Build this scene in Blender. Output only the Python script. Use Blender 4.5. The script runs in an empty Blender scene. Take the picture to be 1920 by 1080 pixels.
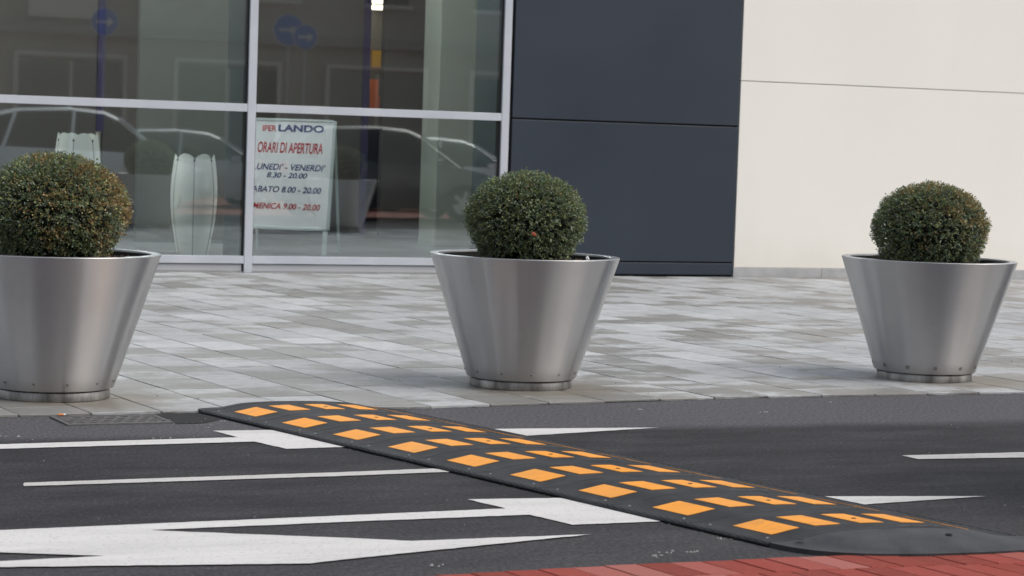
import bpy, bmesh, math, random
import numpy as np
from mathutils import Vector, Matrix, noise as mnoise

random.seed(7)
rng = np.random.default_rng(11)
sc = bpy.context.scene
C = sc.collection
PI = math.pi

# ------------------------------------------------------------------ camera
cam_d = bpy.data.cameras.new('camera')
cam = bpy.data.objects.new('camera', cam_d)
C.objects.link(cam)
sc.camera = cam
right = Vector((0.92232, -0.38502, 0.03283))
down = Vector((0.00585, -0.07104, -0.99746))
fwd = Vector((0.38637, 0.92017, -0.06327))
M = Matrix((right, -down, -fwd)).transposed().to_4x4()
M.translation = Vector((0, 0, 1.53))
cam.matrix_world = M
cam_d.sensor_width = 36
cam_d.lens = 82.5
cam_d.clip_start = 0.1
cam_d.clip_end = 2000
cam_d.dof.use_dof = True
cam_d.dof.focus_distance = 12.0
cam_d.dof.aperture_fstop = 6.3

# ------------------------------------------------------------------ sky, sun, exposure
SUN_EL, SUN_AZ = math.radians(50), math.radians(128)      # azimuth from +Y towards +X
w = bpy.data.worlds.new('World')
sc.world = w
w.use_nodes = True
nt = w.node_tree
bg = nt.nodes['Background']
sky = nt.nodes.new('ShaderNodeTexSky')
sky.sky_type = 'NISHITA'
sky.sun_disc = False
sky.sun_elevation = SUN_EL
sky.sun_rotation = SUN_AZ
sky.dust_density = 4.0
sky.air_density = 1.2
hsv = nt.nodes.new('ShaderNodeHueSaturation')
hsv.inputs['Saturation'].default_value = 0.40
nt.links.new(sky.outputs[0], hsv.inputs['Color'])
nt.links.new(hsv.outputs[0], bg.inputs['Color'])
bg.inputs['Strength'].default_value = 0.14

sun_d = bpy.data.lights.new('sun', 'SUN')
sun_d.energy = 0.95
sun_d.angle = math.radians(45)
sun_d.color = (1.0, 0.965, 0.92)
sun = bpy.data.objects.new('sun', sun_d)
C.objects.link(sun)
sdir = Vector((math.sin(SUN_AZ) * math.cos(SUN_EL), math.cos(SUN_AZ) * math.cos(SUN_EL), math.sin(SUN_EL)))
sun.rotation_euler = sdir.to_track_quat('Z', 'Y').to_euler()
sun.location = sdir * 30

sc.view_settings.view_transform = 'Standard'
sc.view_settings.look = 'None'
sc.view_settings.exposure = 0.28
sc.view_settings.gamma = 1.0
sc.view_settings.use_curve_mapping = False
sc.render.engine = 'CYCLES'
sc.cycles.use_denoising = True
sc.cycles.max_bounces = 10
sc.cycles.transparent_max_bounces = 16
sc.cycles.sample_clamp_indirect = 8

# ------------------------------------------------------------------ material helpers
def mat(name, col=(0.5, 0.5, 0.5), rough=0.6, metal=0.0, spec=0.5):
    m = bpy.data.materials.new(name)
    m.use_nodes = True
    b = m.node_tree.nodes['Principled BSDF']
    b.inputs['Base Color'].default_value = (*col, 1)
    b.inputs['Roughness'].default_value = rough
    b.inputs['Metallic'].default_value = metal
    b.inputs['Specular IOR Level'].default_value = spec
    return m

class NT:
    def __init__(s, m):
        s.t = m.node_tree
        s.b = s.t.nodes['Principled BSDF']
    def n(s, kind, **kw):
        nd = s.t.nodes.new(kind)
        for k, v in kw.items():
            if k in nd.inputs.keys():
                nd.inputs[k].default_value = v
            else:
                setattr(nd, k, v)
        return nd
    def l(s, a, b):
        s.t.links.new(a, b)
    def co(s):
        return s.n('ShaderNodeNewGeometry').outputs['Position']
    def oco(s):
        return s.n('ShaderNodeTexCoord').outputs['Object']
    def noise(s, vec, scale, detail=4, rough=0.55, stretch=None):
        if stretch:
            mp = s.n('ShaderNodeMapping')
            mp.inputs['Scale'].default_value = stretch
            s.l(vec, mp.inputs['Vector'])
            vec = mp.outputs[0]
        nd = s.n('ShaderNodeTexNoise')
        nd.inputs['Scale'].default_value = scale
        nd.inputs['Detail'].default_value = detail
        nd.inputs['Roughness'].default_value = rough
        s.l(vec, nd.inputs['Vector'])
        return nd.outputs['Fac']
    def ramp(s, fac, stops):
        r = s.n('ShaderNodeValToRGB')
        e = r.color_ramp.elements
        while len(e) < len(stops):
            e.new(0.5)
        for i, (p, c) in enumerate(stops):
            e[i].position = p
            e[i].color = (*c, 1) if isinstance(c, tuple) else (c, c, c, 1)
        s.l(fac, r.inputs[0])
        return r.outputs[0]
    def mix(s, fac, a, b, mode='MIX'):
        m = s.n('ShaderNodeMix', data_type='RGBA', blend_type=mode)
        for idx, v in ((0, fac), (6, a), (7, b)):
            sock = m.inputs[idx]
            if isinstance(v, (int, float)):
                sock.default_value = v if idx == 0 else (v, v, v, 1)
            elif isinstance(v, tuple):
                sock.default_value = (*v, 1)
            else:
                s.l(v, sock)
        return m.outputs[2]
    def math(s, op, a, b=None, c=None):
        m = s.n('ShaderNodeMath', operation=op)
        for i, v in enumerate((a, b, c)):
            if v is None:
                continue
            if isinstance(v, (int, float)):
                m.inputs[i].default_value = v
            else:
                s.l(v, m.inputs[i])
        return m.outputs[0]
    def xyz(s, vec):
        x = s.n('ShaderNodeSeparateXYZ')
        s.l(vec, x.inputs[0])
        return x.outputs
    def bump(s, h, strength=0.3, dist=0.01):
        bm = s.n('ShaderNodeBump')
        bm.inputs['Strength'].default_value = strength
        bm.inputs['Distance'].default_value = dist
        s.l(h, bm.inputs['Height'])
        s.l(bm.outputs[0], s.b.inputs['Normal'])
    def col(s, c):
        s.l(c, s.b.inputs['Base Color'])
    def rough(s, c):
        s.l(c, s.b.inputs['Roughness'])

MT = {}

# asphalt: dark newer lane, paler worn strips along both edges
m = MT['asphalt'] = mat('asphalt', rough=0.85, spec=0.3)
k = NT(m); P = k.co(); X = k.xyz(P)
wob = k.noise(P, 1.2, 3)
yy = k.math('ADD', X[1], k.math('MULTIPLY', k.math('SUBTRACT', wob, 0.5), 0.22))
far_strip = k.n('ShaderNodeMapRange'); far_strip.inputs['From Min'].default_value = 11.2; far_strip.inputs['From Max'].default_value = 11.42
k.l(yy, far_strip.inputs['Value'])
near_strip = k.n('ShaderNodeMapRange'); near_strip.inputs['From Min'].default_value = 8.9; near_strip.inputs['From Max'].default_value = 8.2
k.l(yy, near_strip.inputs['Value'])
grain = k.noise(P, 60, 4, 0.8, (1.0, 0.45, 1.0))
grain2 = k.noise(P, 420, 2, 0.6)
blot = k.noise(P, 2.6, 5, 0.6, (0.5, 1.4, 1))
base = k.mix(far_strip.outputs[0], (0.021, 0.0205, 0.0235), (0.079, 0.077, 0.085))
base = k.mix(k.math('MULTIPLY', near_strip.outputs[0], 0.8), base, (0.043, 0.042, 0.046))
base = k.mix(k.ramp(blot, [(0.40, 0.0), (0.72, 0.42)]), base, (0.078, 0.077, 0.081))
base = k.mix(1.0, base, k.ramp(grain, [(0.32, 0.42), (0.5, 1.0), (0.68, 1.75)]), 'MULTIPLY')
base = k.mix(k.ramp(k.noise(P, 75, 2, 0.5, (1, 0.5, 1)), [(0.66, 0.0), (0.74, 0.6)]), base, (0.17, 0.17, 0.17))
k.col(base); k.bump(k.math('ADD', grain, k.math('MULTIPLY', grain2, 0.5)), 0.25, 0.006)

m = MT['patch'] = mat('fresh_asphalt_patch', (0.02, 0.02, 0.022), 0.8, spec=0.3)
k = NT(m); P = k.co(); g_ = k.noise(P, 140, 3, 0.7)
k.col(k.ramp(g_, [(0.3, (0.008, 0.008, 0.009)), (0.7, (0.05, 0.05, 0.052))])); k.bump(g_, 0.9, 0.012)

m = MT['ground'] = mat('ground_far', (0.09, 0.09, 0.088), 0.9)
k = NT(m); P = k.co()
k.col(k.ramp(k.noise(P, 0.7, 6), [(0.3, (0.06, 0.06, 0.06)), (0.7, (0.12, 0.118, 0.11))]))

m = MT['paint'] = mat('road_paint', rough=0.7, spec=0.3)
k = NT(m); P = k.co()
gr = k.noise(P, 130, 3, 0.7); bl = k.noise(P, 5, 5, 0.6, (0.4, 1.6, 1))
c = k.mix(k.ramp(bl, [(0.4, 0.0), (0.75, 0.35)]), (0.645, 0.635, 0.625), (0.49, 0.48, 0.47))
c = k.mix(k.ramp(k.noise(P, 55, 5, 0.8), [(0.56, 0.0), (0.66, 0.7)]), c, (0.24, 0.24, 0.24))
c = k.mix(k.ramp(k.noise(P, 1.6, 5, 0.65, (0.25, 2.2, 1)), [(0.45, 0.0), (0.72, 0.55)]), c, (0.40, 0.395, 0.385))
k.col(c); k.bump(gr, 0.3, 0.004)

m = MT['paint_worn'] = mat('road_paint_worn', rough=0.75, spec=0.3)
k = NT(m); P = k.co()
gr = k.noise(P, 110, 4, 0.75); bl = k.noise(P, 4, 5, 0.6)
c = k.mix(k.ramp(bl, [(0.35, 0.0), (0.75, 0.5)]), (0.55, 0.54, 0.52), (0.40, 0.39, 0.38))
c = k.mix(k.ramp(gr, [(0.56, 0.0), (0.68, 0.85)]), c, (0.10, 0.10, 0.10))
k.col(c); k.bump(gr, 0.3, 0.004)

# damp stone slabs: dry pale film over damp grey-brown stone, drying edges wander across the slabs
m = MT['paver'] = mat('paving_stone', rough=0.6, spec=0.4)
k = NT(m); P = k.co()
at = k.n('ShaderNodeAttribute', attribute_name='tone')
tone = k.xyz(at.outputs['Vector'])
X = k.xyz(P)
shift = k.n('ShaderNodeVectorMath', operation='ADD')
k.l(P, shift.inputs[0])
cmb = k.n('ShaderNodeCombineXYZ'); k.l(k.math('MULTIPLY', tone[1], 3.0), cmb.inputs[0]); k.l(k.math('MULTIPLY', tone[1], 1.1), cmb.inputs[2])
k.l(cmb.outputs[0], shift.inputs[1])
n1 = k.noise(shift.outputs[0], 1.7, 5, 0.62, (0.75, 1.25, 1))
n2 = k.noise(P, 0.55, 2, 0.5)
n3 = k.noise(P, 28, 4, 0.6)
front = k.n('ShaderNodeMapRange'); front.inputs['From Min'].default_value = 12.9; front.inputs['From Max'].default_value = 14.6
front.inputs['To Min'].default_value = -0.06; front.inputs['To Max'].default_value = 0.03
k.l(X[1], front.inputs['Value'])
d = k.math('ADD', k.math('MULTIPLY', n1, 0.75), k.math('MULTIPLY', tone[0], 0.20))
d = k.math('ADD', d, k.math('MULTIPLY', n2, 0.25))
d = k.math('ADD', d, front.outputs[0])
d = k.math('ADD', d, k.math('MULTIPLY', k.math('SUBTRACT', n3, 0.5), 0.10))
dry = k.ramp(d, [(0.555, 0.0), (0.615, 0.8), (0.75, 1.0)])
damp = k.mix(k.ramp(k.noise(P, 3.2, 4), [(0.3, 0.0), (0.7, 1.0)]), (0.215, 0.212, 0.198), (0.275, 0.273, 0.262))
pale = k.mix(k.ramp(k.noise(P, 9, 4), [(0.3, 0.0), (0.7, 1.0)]), (0.375, 0.385, 0.395), (0.475, 0.485, 0.495))
c = k.mix(dry, damp, pale)
c = k.mix(1.0, c, k.ramp(tone[2], [(0.0, 0.86), (1.0, 1.08)]), 'MULTIPLY')
c = k.mix(1.0, c, k.ramp(n3, [(0.2, 0.88), (0.8, 1.10)]), 'MULTIPLY')
# rust-water stains round the steel planters, deepened to paint in the contact shadow
def stain_shadow(cx, cy, r0, r1):
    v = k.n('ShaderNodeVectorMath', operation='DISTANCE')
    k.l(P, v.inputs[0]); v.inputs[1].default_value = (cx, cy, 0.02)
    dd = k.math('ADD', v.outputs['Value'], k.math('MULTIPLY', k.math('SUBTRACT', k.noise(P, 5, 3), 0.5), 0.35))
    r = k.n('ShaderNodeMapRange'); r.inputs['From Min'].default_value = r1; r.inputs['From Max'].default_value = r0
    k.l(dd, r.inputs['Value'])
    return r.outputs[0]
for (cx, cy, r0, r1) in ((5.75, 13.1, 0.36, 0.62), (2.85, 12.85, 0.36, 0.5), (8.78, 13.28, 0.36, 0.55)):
    c = k.mix(k.math('MULTIPLY', stain_shadow(cx, cy, r0, r1), 0.62), c, (0.155, 0.13, 0.095))
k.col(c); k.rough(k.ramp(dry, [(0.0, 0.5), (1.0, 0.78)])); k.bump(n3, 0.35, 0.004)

m = MT['joint'] = mat('paving_joint', (0.045, 0.042, 0.038), 0.95)

m = MT['brick'] = mat('red_brick_paving', rough=0.85, spec=0.15)
k = NT(m); P = k.co()
oi = k.n('ShaderNodeObjectInfo')
c = k.ramp(oi.outputs['Random'], [(0.0, (0.225, 0.050, 0.038)), (0.35, (0.29, 0.060, 0.046)), (0.62, (0.31, 0.070, 0.056)), (0.85, (0.37, 0.135, 0.115)), (1.0, (0.24, 0.10, 0.072))])
nn = k.noise(P, 22, 5, 0.65); fi = k.noise(P, 180, 3)
c = k.mix(k.ramp(nn, [(0.5, 0.0), (0.8, 0.35)]), c, (0.34, 0.12, 0.10))
c = k.mix(1.0, c, k.ramp(fi, [(0.25, 0.8), (0.75, 1.2)]), 'MULTIPLY')
k.col(c); k.bump(fi, 0.4, 0.004)
m = MT['brick_far'] = mat('red_brick_paving_beyond', rough=0.8)
k = NT(m); P = k.co()
bt = k.n('ShaderNodeTexBrick'); k.l(P, bt.inputs['Vector'])
bt.inputs['Color1'].default_value = (0.30, 0.085, 0.06, 1); bt.inputs['Color2'].default_value = (0.38, 0.14, 0.11, 1)
bt.inputs['Mortar'].default_value = (0.12, 0.08, 0.07, 1); bt.inputs['Scale'].default_value = 1.0
bt.inputs['Brick Width'].default_value = 0.22; bt.inputs['Row Height'].default_value = 0.105; bt.inputs['Mortar Size'].default_value = 0.006
k.col(bt.outputs[0])

# brushed steel: fine brush lines run round the cone, so reflections smear up and down
m = MT['steel'] = mat('brushed_steel', (0.50, 0.50, 0.505), 0.34, 1.0)
k = NT(m); P = k.oco(); X = k.xyz(P)
ang = k.math('ARCTAN2', X[1], X[0])
cv = k.n('ShaderNodeCombineXYZ'); k.l(k.math('MULTIPLY', ang, 1.0), cv.inputs[0]); k.l(k.math('MULTIPLY', X[2], 260.0), cv.inputs[1])
br = k.noise(cv.outputs[0], 3.0, 4, 0.7)
cl = k.noise(P, 4.0, 4, 0.6)
c = k.mix(1.0, (0.57, 0.565, 0.57), k.ramp(br, [(0.25, 0.93), (0.75, 1.05)]), 'MULTIPLY')
c = k.mix(k.ramp(cl, [(0.5, 0.0), (0.8, 0.25)]), c, (0.42, 0.41, 0.41))
k.col(c)
k.rough(k.math('ADD', 0.33, k.math('MULTIPLY', cl, 0.10)))
tg = k.n('ShaderNodeTangent', direction_type='RADIAL', axis='Z'); k.l(tg.outputs[0], k.b.inputs['Tangent'])
k.b.inputs['Anisotropic'].default_value = 1.0
k.b.inputs['Anisotropic Rotation'].default_value = 0.25
MT['steel_rim'] = mat('steel_rim', (0.62, 0.62, 0.62), 0.32, 1.0)
MT['steel_dull'] = mat('steel_smudge', (0.26, 0.25, 0.245), 0.6, 0.6)
m = MT['soil'] = mat('potting_soil', (0.02, 0.014, 0.01), 0.95)
k = NT(m); P = k.co(); s_ = k.noise(P, 60, 4, 0.7)
k.col(k.ramp(s_, [(0.35, (0.008, 0.006, 0.005)), (0.6, (0.035, 0.022, 0.015)), (0.72, (0.16, 0.09, 0.06))])); k.bump(s_, 1.0, 0.03)

m = MT['leaf'] = mat('boxwood_leaf', rough=0.45, spec=0.45)
k = NT(m)
at = k.n('ShaderNodeAttribute', attribute_name='tint'); k.col(at.outputs['Color'])
k.b.inputs['Subsurface Weight'].default_value = 0.0
tr = k.n('ShaderNodeBsdfTranslucent'); k.l(at.outputs['Color'], tr.inputs['Color'])
ms = k.n('ShaderNodeMixShader'); ms.inputs[0].default_value = 0.25
out = k.t.nodes['Material Output']
k.l(k.b.outputs[0], ms.inputs[1]); k.l(tr.outputs[0], ms.inputs[2]); k.l(ms.outputs[0], out.inputs['Surface'])
MT['twig'] = mat('twig_bark', (0.035, 0.026, 0.018), 0.9)
MT['dead_leaf'] = mat('dead_leaf', (0.30, 0.075, 0.03), 0.7)

m = MT['rubber'] = mat('speed_bump_rubber', (0.032, 0.033, 0.036), 0.62, spec=0.4)
k = NT(m); P = k.oco(); X = k.xyz(P); W_ = k.co()
rib = k.math('SINE', k.math('MULTIPLY', X[0], 520.0))
rib2 = k.math('SINE', k.math('MULTIPLY', X[1], 420.0))
dust = k.noise(W_, 7, 5, 0.65)
c = k.mix(k.ramp(dust, [(0.42, 0.0), (0.75, 0.7)]), (0.017, 0.0175, 0.020), (0.052, 0.053, 0.057))
c = k.mix(1.0, c, k.ramp(k.noise(W_, 160, 2), [(0.3, 0.8), (0.7, 1.25)]), 'MULTIPLY')
k.col(c); k.bump(k.math('ADD', rib, k.math('MULTIPLY', rib2, 0.6)), 0.35, 0.003)
m = MT['rubber_cap'] = mat('speed_bump_rubber_dusty', (0.06, 0.062, 0.067), 0.6, spec=0.4)
k = NT(m); P = k.co(); X = k.xyz(P)
dust = k.noise(P, 6, 5, 0.65)
ck = k.math('MULTIPLY', k.math('SINE', k.math('MULTIPLY', X[0], 430.0)), k.math('SINE', k.math('MULTIPLY', X[1], 260.0)))
k.col(k.mix(k.ramp(dust, [(0.35, 0.0), (0.75, 0.9)]), (0.028, 0.030, 0.034), (0.068, 0.071, 0.078)))
k.bump(ck, 0.10, 0.004)

m = MT['orange'] = mat('orange_reflector_film', (0.86, 0.33, 0.035), 0.55, spec=0.4)
k = NT(m); P = k.co()
nn = k.noise(P, 30, 4, 0.65); oi = k.n('ShaderNodeObjectInfo')
c = k.mix(k.ramp(nn, [(0.45, 0.0), (0.8, 0.35)]), (0.93, 0.36, 0.028), (0.80, 0.33, 0.06))
c = k.mix(k.ramp(k.noise(P, 9, 5, 0.7, (0.5, 1.6, 1)), [(0.48, 0.0), (0.74, 0.6)]), c, (0.46, 0.22, 0.07))
c = k.mix(k.ramp(k.noise(P, 120, 3, 0.7), [(0.62, 0.0), (0.72, 0.5)]), c, (0.25, 0.12, 0.05))
c = k.mix(k.ramp(oi.outputs['Random'], [(0.3, 0.0), (1.0, 0.4)]), c, (0.86, 0.37, 0.075))
k.col(c)

m = MT['cast_iron'] = mat('cast_iron', rough=0.8, spec=0.4)
k = NT(m); P = k.co(); nn = k.noise(P, 40, 4)
k.col(k.ramp(nn, [(0.35, (0.095, 0.093, 0.096)), (0.62, (0.13, 0.128, 0.128)), (0.78, (0.18, 0.13, 0.10))]))
MT['dark_gap'] = mat('dark_gap', (0.008, 0.008, 0.009), 0.9)

m = MT['alu'] = mat('window_aluminium', (0.50, 0.525, 0.575), 0.45, 0.0, 0.5)
k = NT(m); P = k.co()
k.col(k.mix(k.ramp(k.noise(P, 2.2, 4), [(0.35, 0.0), (0.7, 1.0)]), (0.47, 0.495, 0.545), (0.53, 0.555, 0.60)))
MT['kick'] = mat('kick_plate', (0.47, 0.475, 0.50), 0.55)
MT['gasket'] = mat('gasket', (0.012, 0.013, 0.015), 0.7)
m = MT['slate'] = mat('dark_cladding', (0.045, 0.056, 0.075), 0.42, spec=0.5)
k = NT(m); P = k.co()
k.col(k.mix(k.ramp(k.noise(P, 0.9, 4), [(0.3, 0.0), (0.7, 1.0)]), (0.021, 0.031, 0.047), (0.028, 0.039, 0.056)))
m = MT['cream'] = mat('cream_render_panel', (0.74, 0.715, 0.655), 0.85, spec=0.25)
k = NT(m); P = k.co()
c = k.mix(k.ramp(k.noise(P, 0.8, 5, 0.6, (1, 1, 0.5)), [(0.3, 0.0), (0.72, 1.0)]), (0.84, 0.815, 0.755), (0.815, 0.79, 0.735))
lo = k.n('ShaderNodeMapRange'); lo.inputs['From Min'].default_value = 0.55; lo.inputs['From Max'].default_value = 0.12
k.l(k.math('ADD', k.xyz(P)[2], k.math('MULTIPLY', k.math('SUBTRACT', k.noise(P, 3, 4, 0.6, (1, 1, 0.3)), 0.5), 0.5)), lo.inputs['Value'])
c = k.mix(k.math('MULTIPLY', lo.outputs[0], 0.35), c, (0.72, 0.67, 0.57))
st = k.noise(P, 1.0, 5, 0.6, (5.0, 1, 0.25))
c = k.mix(k.ramp(st, [(0.55, 0.0), (0.85, 0.06)]), c, (0.70, 0.67, 0.60))
fi = k.noise(P, 120, 3)
k.col(c); k.bump(fi, 0.25, 0.003)
m = MT['plinth'] = mat('grey_stone_plinth', (0.42, 0.42, 0.425), 0.7)
k = NT(m); P = k.co()
k.col(k.ramp(k.noise(P, 7, 5), [(0.3, (0.36, 0.36, 0.365)), (0.7, (0.46, 0.46, 0.465))]))

# window glass: part mirror, part faintly green see-through sheet
m = MT['glass'] = bpy.data.materials.new('window_glass'); m.use_nodes = True
t = m.node_tree; t.nodes.remove(t.nodes['Principled BSDF'])
gl = t.nodes.new('ShaderNodeBsdfGlossy'); gl.inputs['Roughness'].default_value = 0.018
gl.inputs['Color'].default_value = (0.90, 0.96, 0.98, 1)
tp = t.nodes.new('ShaderNodeBsdfTransparent'); tp.inputs['Color'].default_value = (0.945, 0.972, 0.966, 1)
fr = t.nodes.new('ShaderNodeFresnel'); fr.inputs['IOR'].default_value = 1.5
mm = t.nodes.new('ShaderNodeMath'); mm.operation = 'MULTIPLY_ADD'; mm.inputs[1].default_value = 2.0; mm.inputs[2].default_value = 0.06
t.links.new(fr.outputs[0], mm.inputs[0])
mx = t.nodes.new('ShaderNodeMixShader')
t.links.new(mm.outputs[0], mx.inputs[0]); t.links.new(tp.outputs[0], mx.inputs[1]); t.links.new(gl.outputs[0], mx.inputs[2])
t.links.new(mx.outputs[0], t.nodes['Material Output'].inputs['Surface'])

MT['in_floor'] = mat('shop_floor', (0.19, 0.195, 0.195), 0.3)
MT['in_wall'] = mat('shop_partition', (0.070, 0.063, 0.053), 0.7)
MT['in_wall_pale'] = mat('shop_partition_pale', (0.105, 0.115, 0.098), 0.7)
MT['in_column'] = mat('shop_column', (0.28, 0.305, 0.26), 0.6)
MT['in_dark'] = mat('shop_dark', (0.06, 0.065, 0.065), 0.6)
MT['fin'] = mat('support_fin', (0.09, 0.11, 0.11), 0.5)
MT['navy'] = mat('navy_post', (0.03, 0.025, 0.075), 0.5)
MT['black'] = mat('black_panel', (0.008, 0.009, 0.014), 0.5)
MT['skirting'] = mat('skirting', (0.02, 0.02, 0.02), 0.5)
MT['board'] = mat('sign_board', (0.86, 0.87, 0.87), 0.4)
MT['board_frame'] = mat('sign_frame', (0.50, 0.56, 0.54), 0.35)
MT['txt_red'] = mat('lettering_red', (0.52, 0.025, 0.03), 0.5)
MT['txt_blue'] = mat('lettering_blue', (0.02, 0.045, 0.17), 0.5)
MT['vase'] = mat('white_vase', (0.88, 0.91, 0.84), 0.45)
MT['goods_a'] = mat('goods_orange', (0.75, 0.17, 0.03), 0.5)
MT['goods_b'] = mat('goods_yellow', (0.55, 0.32, 0.03), 0.5)
MT['goods_c'] = mat('goods_brown', (0.16, 0.08, 0.04), 0.5)
def emit(name, col, s):
    m = mat(name, col, 0.5)
    b = m.node_tree.nodes['Principled BSDF']
    b.inputs['Emission Color'].default_value = (*col, 1); b.inputs['Emission Strength'].default_value = s
    return m
MT['lamp'] = emit('shop_lamp', (1.0, 0.90, 0.70), 4.0)
MT['hall_fill_light'] = emit('hall_fill_light', (0.97, 0.985, 1.0), 34.0)  # added fill light for the hall, no such fitting is seen
MT['wall_white'] = mat('shop_far_wall', (0.75, 0.80, 0.80), 0.6)

# ------------------------------------------------------------------ object helpers
def tag(o, label=None, cat=None, group=None, kind=None):
    if label: o['label'] = label
    if cat: o['category'] = cat
    if group: o['group'] = group
    if kind: o['kind'] = kind
    return o

def thing(name, label, cat, loc=(0, 0, 0), rz=0, group=None):
    o = bpy.data.objects.new(name, None)
    C.objects.link(o)
    o.location = loc; o.rotation_euler = (0, 0, rz)
    return tag(o, label, cat, group)

def mesh(name, v, f, m, parent=None, smooth=False, kind=None, loc=None):
    me = bpy.data.meshes.new(name)
    me.from_pydata([tuple(map(float, p)) for p in v], [], f)
    me.update()
    return link(name, me, m, parent, smooth, kind, loc)

def link(name, me, m, parent=None, smooth=False, kind=None, loc=None):
    if m is not None and not me.materials:
        me.materials.append(m)
    if smooth:
        me.polygons.foreach_set('use_smooth', [True] * len(me.polygons))
    o = bpy.data.objects.new(name, me)
    C.objects.link(o)
    if parent: o.parent = parent
    if kind: o['kind'] = kind
    if loc is not None: o.location = loc
    return o

def frombm(name, bm, m, parent=None, smooth=False, kind=None, loc=None):
    bmesh.ops.recalc_face_normals(bm, faces=bm.faces)
    me = bpy.data.meshes.new(name); bm.to_mesh(me); bm.free()
    return link(name, me, m, parent, smooth, kind, loc)

def addbox(bm, x0, x1, y0, y1, z0, z1):
    vs = [bm.verts.new(p) for p in ((x0, y0, z0), (x1, y0, z0), (x1, y1, z0), (x0, y1, z0), (x0, y0, z1), (x1, y0, z1), (x1, y1, z1), (x0, y1, z1))]
    fs = [bm.faces.new([vs[i] for i in q]) for q in ((0, 3, 2, 1), (4, 5, 6, 7), (0, 1, 5, 4), (1, 2, 6, 5), (2, 3, 7, 6), (3, 0, 4, 7))]
    return vs, fs

def box(name, x0, x1, y0, y1, z0, z1, m, parent=None, bevel=0.0, kind=None):
    bm = bmesh.new(); addbox(bm, x0, x1, y0, y1, z0, z1)
    if bevel:
        bmesh.ops.bevel(bm, geom=bm.edges[:], offset=bevel, segments=2, affect='EDGES', profile=0.5)
    return frombm(name, bm, m, parent, kind=kind)

def lathe(name, prof, m, parent=None, seg=96, smooth=True, close=False):
    v = []; f = []
    n = len(prof)
    for i in range(seg):
        a = 2 * PI * i / seg
        for r, z in prof:
            v.append((r * math.cos(a), r * math.sin(a), z))
    for i in range(seg):
        j = (i + 1) % seg
        for q in range(n - 1):
            f.append((i * n + q, j * n + q, j * n + q + 1, i * n + q + 1))
    o = mesh(name, v, f, m, parent, smooth)
    if smooth:
        me = o.data
        me.set_sharp_from_angle(angle=math.radians(35))
    return o

def sheet(name, x0, x1, y0, y1, z, m, kind='structure', parent=None):
    return mesh(name, [(x0, y0, z), (x1, y0, z), (x1, y1, z), (x0, y1, z)], [(0, 1, 2, 3)], m, parent, kind=kind)

def tube(bm, pts, r0, r1=None, seg=7):
    r1 = r0 if r1 is None else r1
    pts = [Vector(p) for p in pts]
    rings = []
    for i, p in enumerate(pts):
        d = (pts[min(i + 1, len(pts) - 1)] - pts[max(i - 1, 0)]).normalized()
        a = d.orthogonal().normalized(); b = d.cross(a)
        r = r0 + (r1 - r0) * i / max(1, len(pts) - 1)
        rings.append([bm.verts.new(p + (a * math.cos(2 * PI * q / seg) + b * math.sin(2 * PI * q / seg)) * r) for q in range(seg)])
    for i in range(len(rings) - 1):
        for q in range(seg):
            bm.faces.new((rings[i][q], rings[i][(q + 1) % seg], rings[i + 1][(q + 1) % seg], rings[i + 1][q]))
    bm.faces.new(rings[0][::-1]); bm.faces.new(rings[-1])

# ------------------------------------------------------------------ ground, road, pavements
sheet('ground', -600, 600, -600, 600, -0.03, MT['ground'])
road = sheet('road', -120, 120, 7.0, 13.2, 0.0, MT['asphalt'])
def poly(name, pts, z, m, parent, kind=None):
    jr = random.Random(int(abs(pts[0][0]) * 1000)); fine = []
    for a, b in zip(pts, pts[1:] + pts[:1]):
        L = math.hypot(b[0] - a[0], b[1] - a[1]); n = max(1, min(160, int(L / 0.035)))
        for q in range(n):
            t_ = q / n; j = 0.0018 if q else 0.0
            fine.append((a[0] + (b[0] - a[0]) * t_ + jr.gauss(0, j), a[1] + (b[1] - a[1]) * t_ + jr.gauss(0, j)))
    bm = bmesh.new()
    vs = [bm.verts.new((x, y, z)) for x, y in fine]
    f = bm.faces.new(vs)
    if f.normal.z < 0: f.normal_flip()
    bmesh.ops.triangulate(bm, faces=bm.faces[:], ngon_method='BEAUTY')
    me = bpy.data.meshes.new(name); bm.to_mesh(me); bm.free()
    return link(name, me, m, parent, kind=kind)

poly('edge_line', [(-6, 10.25), (-6, 10.41), (2.07, 11.149), (3.265, 11.236), (3.204, 11.495), (3.529, 11.482), (3.78, 10.81), (3.376, 10.784), (3.298, 11.063), (2.041, 10.99)], 0.004, MT['paint'], road)
poly('edge_line_taper', [(4.45, 11.33), (4.728, 11.366), (5.645, 11.297), (4.805, 11.087), (4.5, 11.0)], 0.004, MT['paint'], road)
poly('guide_line', [(1.93, 9.835), (1.95, 9.93), (3.391, 9.997), (3.849, 10.034), (3.98, 9.93), (3.353, 9.883)], 0.004, MT['paint_worn'], road)
poly('guide_line', [(6.39, 10.072), (9.6, 10.10), (9.6, 9.96), (7.006, 9.901), (6.40, 9.935)], 0.004, MT['paint_worn'], road)
poly('lane_line', [(-6, 8.40), (1.636, 8.778), (3.007, 8.849), (3.736, 8.887), (3.668, 9.148), (4.106, 9.106), (4.32, 8.46), (3.844, 8.453), (3.772, 8.719), (2.957, 8.699), (2.143, 8.664), (-6, 8.29)], 0.004, MT['paint'], road)
poly('direction_arrow', [(0.9, 8.72), (1.469, 8.726), (2.145, 8.67), (2.84, 8.349), (3.081, 8.227), (3.826, 8.225), (2.694, 7.913), (2.565, 7.867), (1.499, 8.032), (0.9, 8.10), (0.9, 8.16), (1.519, 8.14), (1.894, 8.164), (1.55, 8.31), (0.9, 8.56)], 0.0055, MT['paint'], road)
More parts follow.
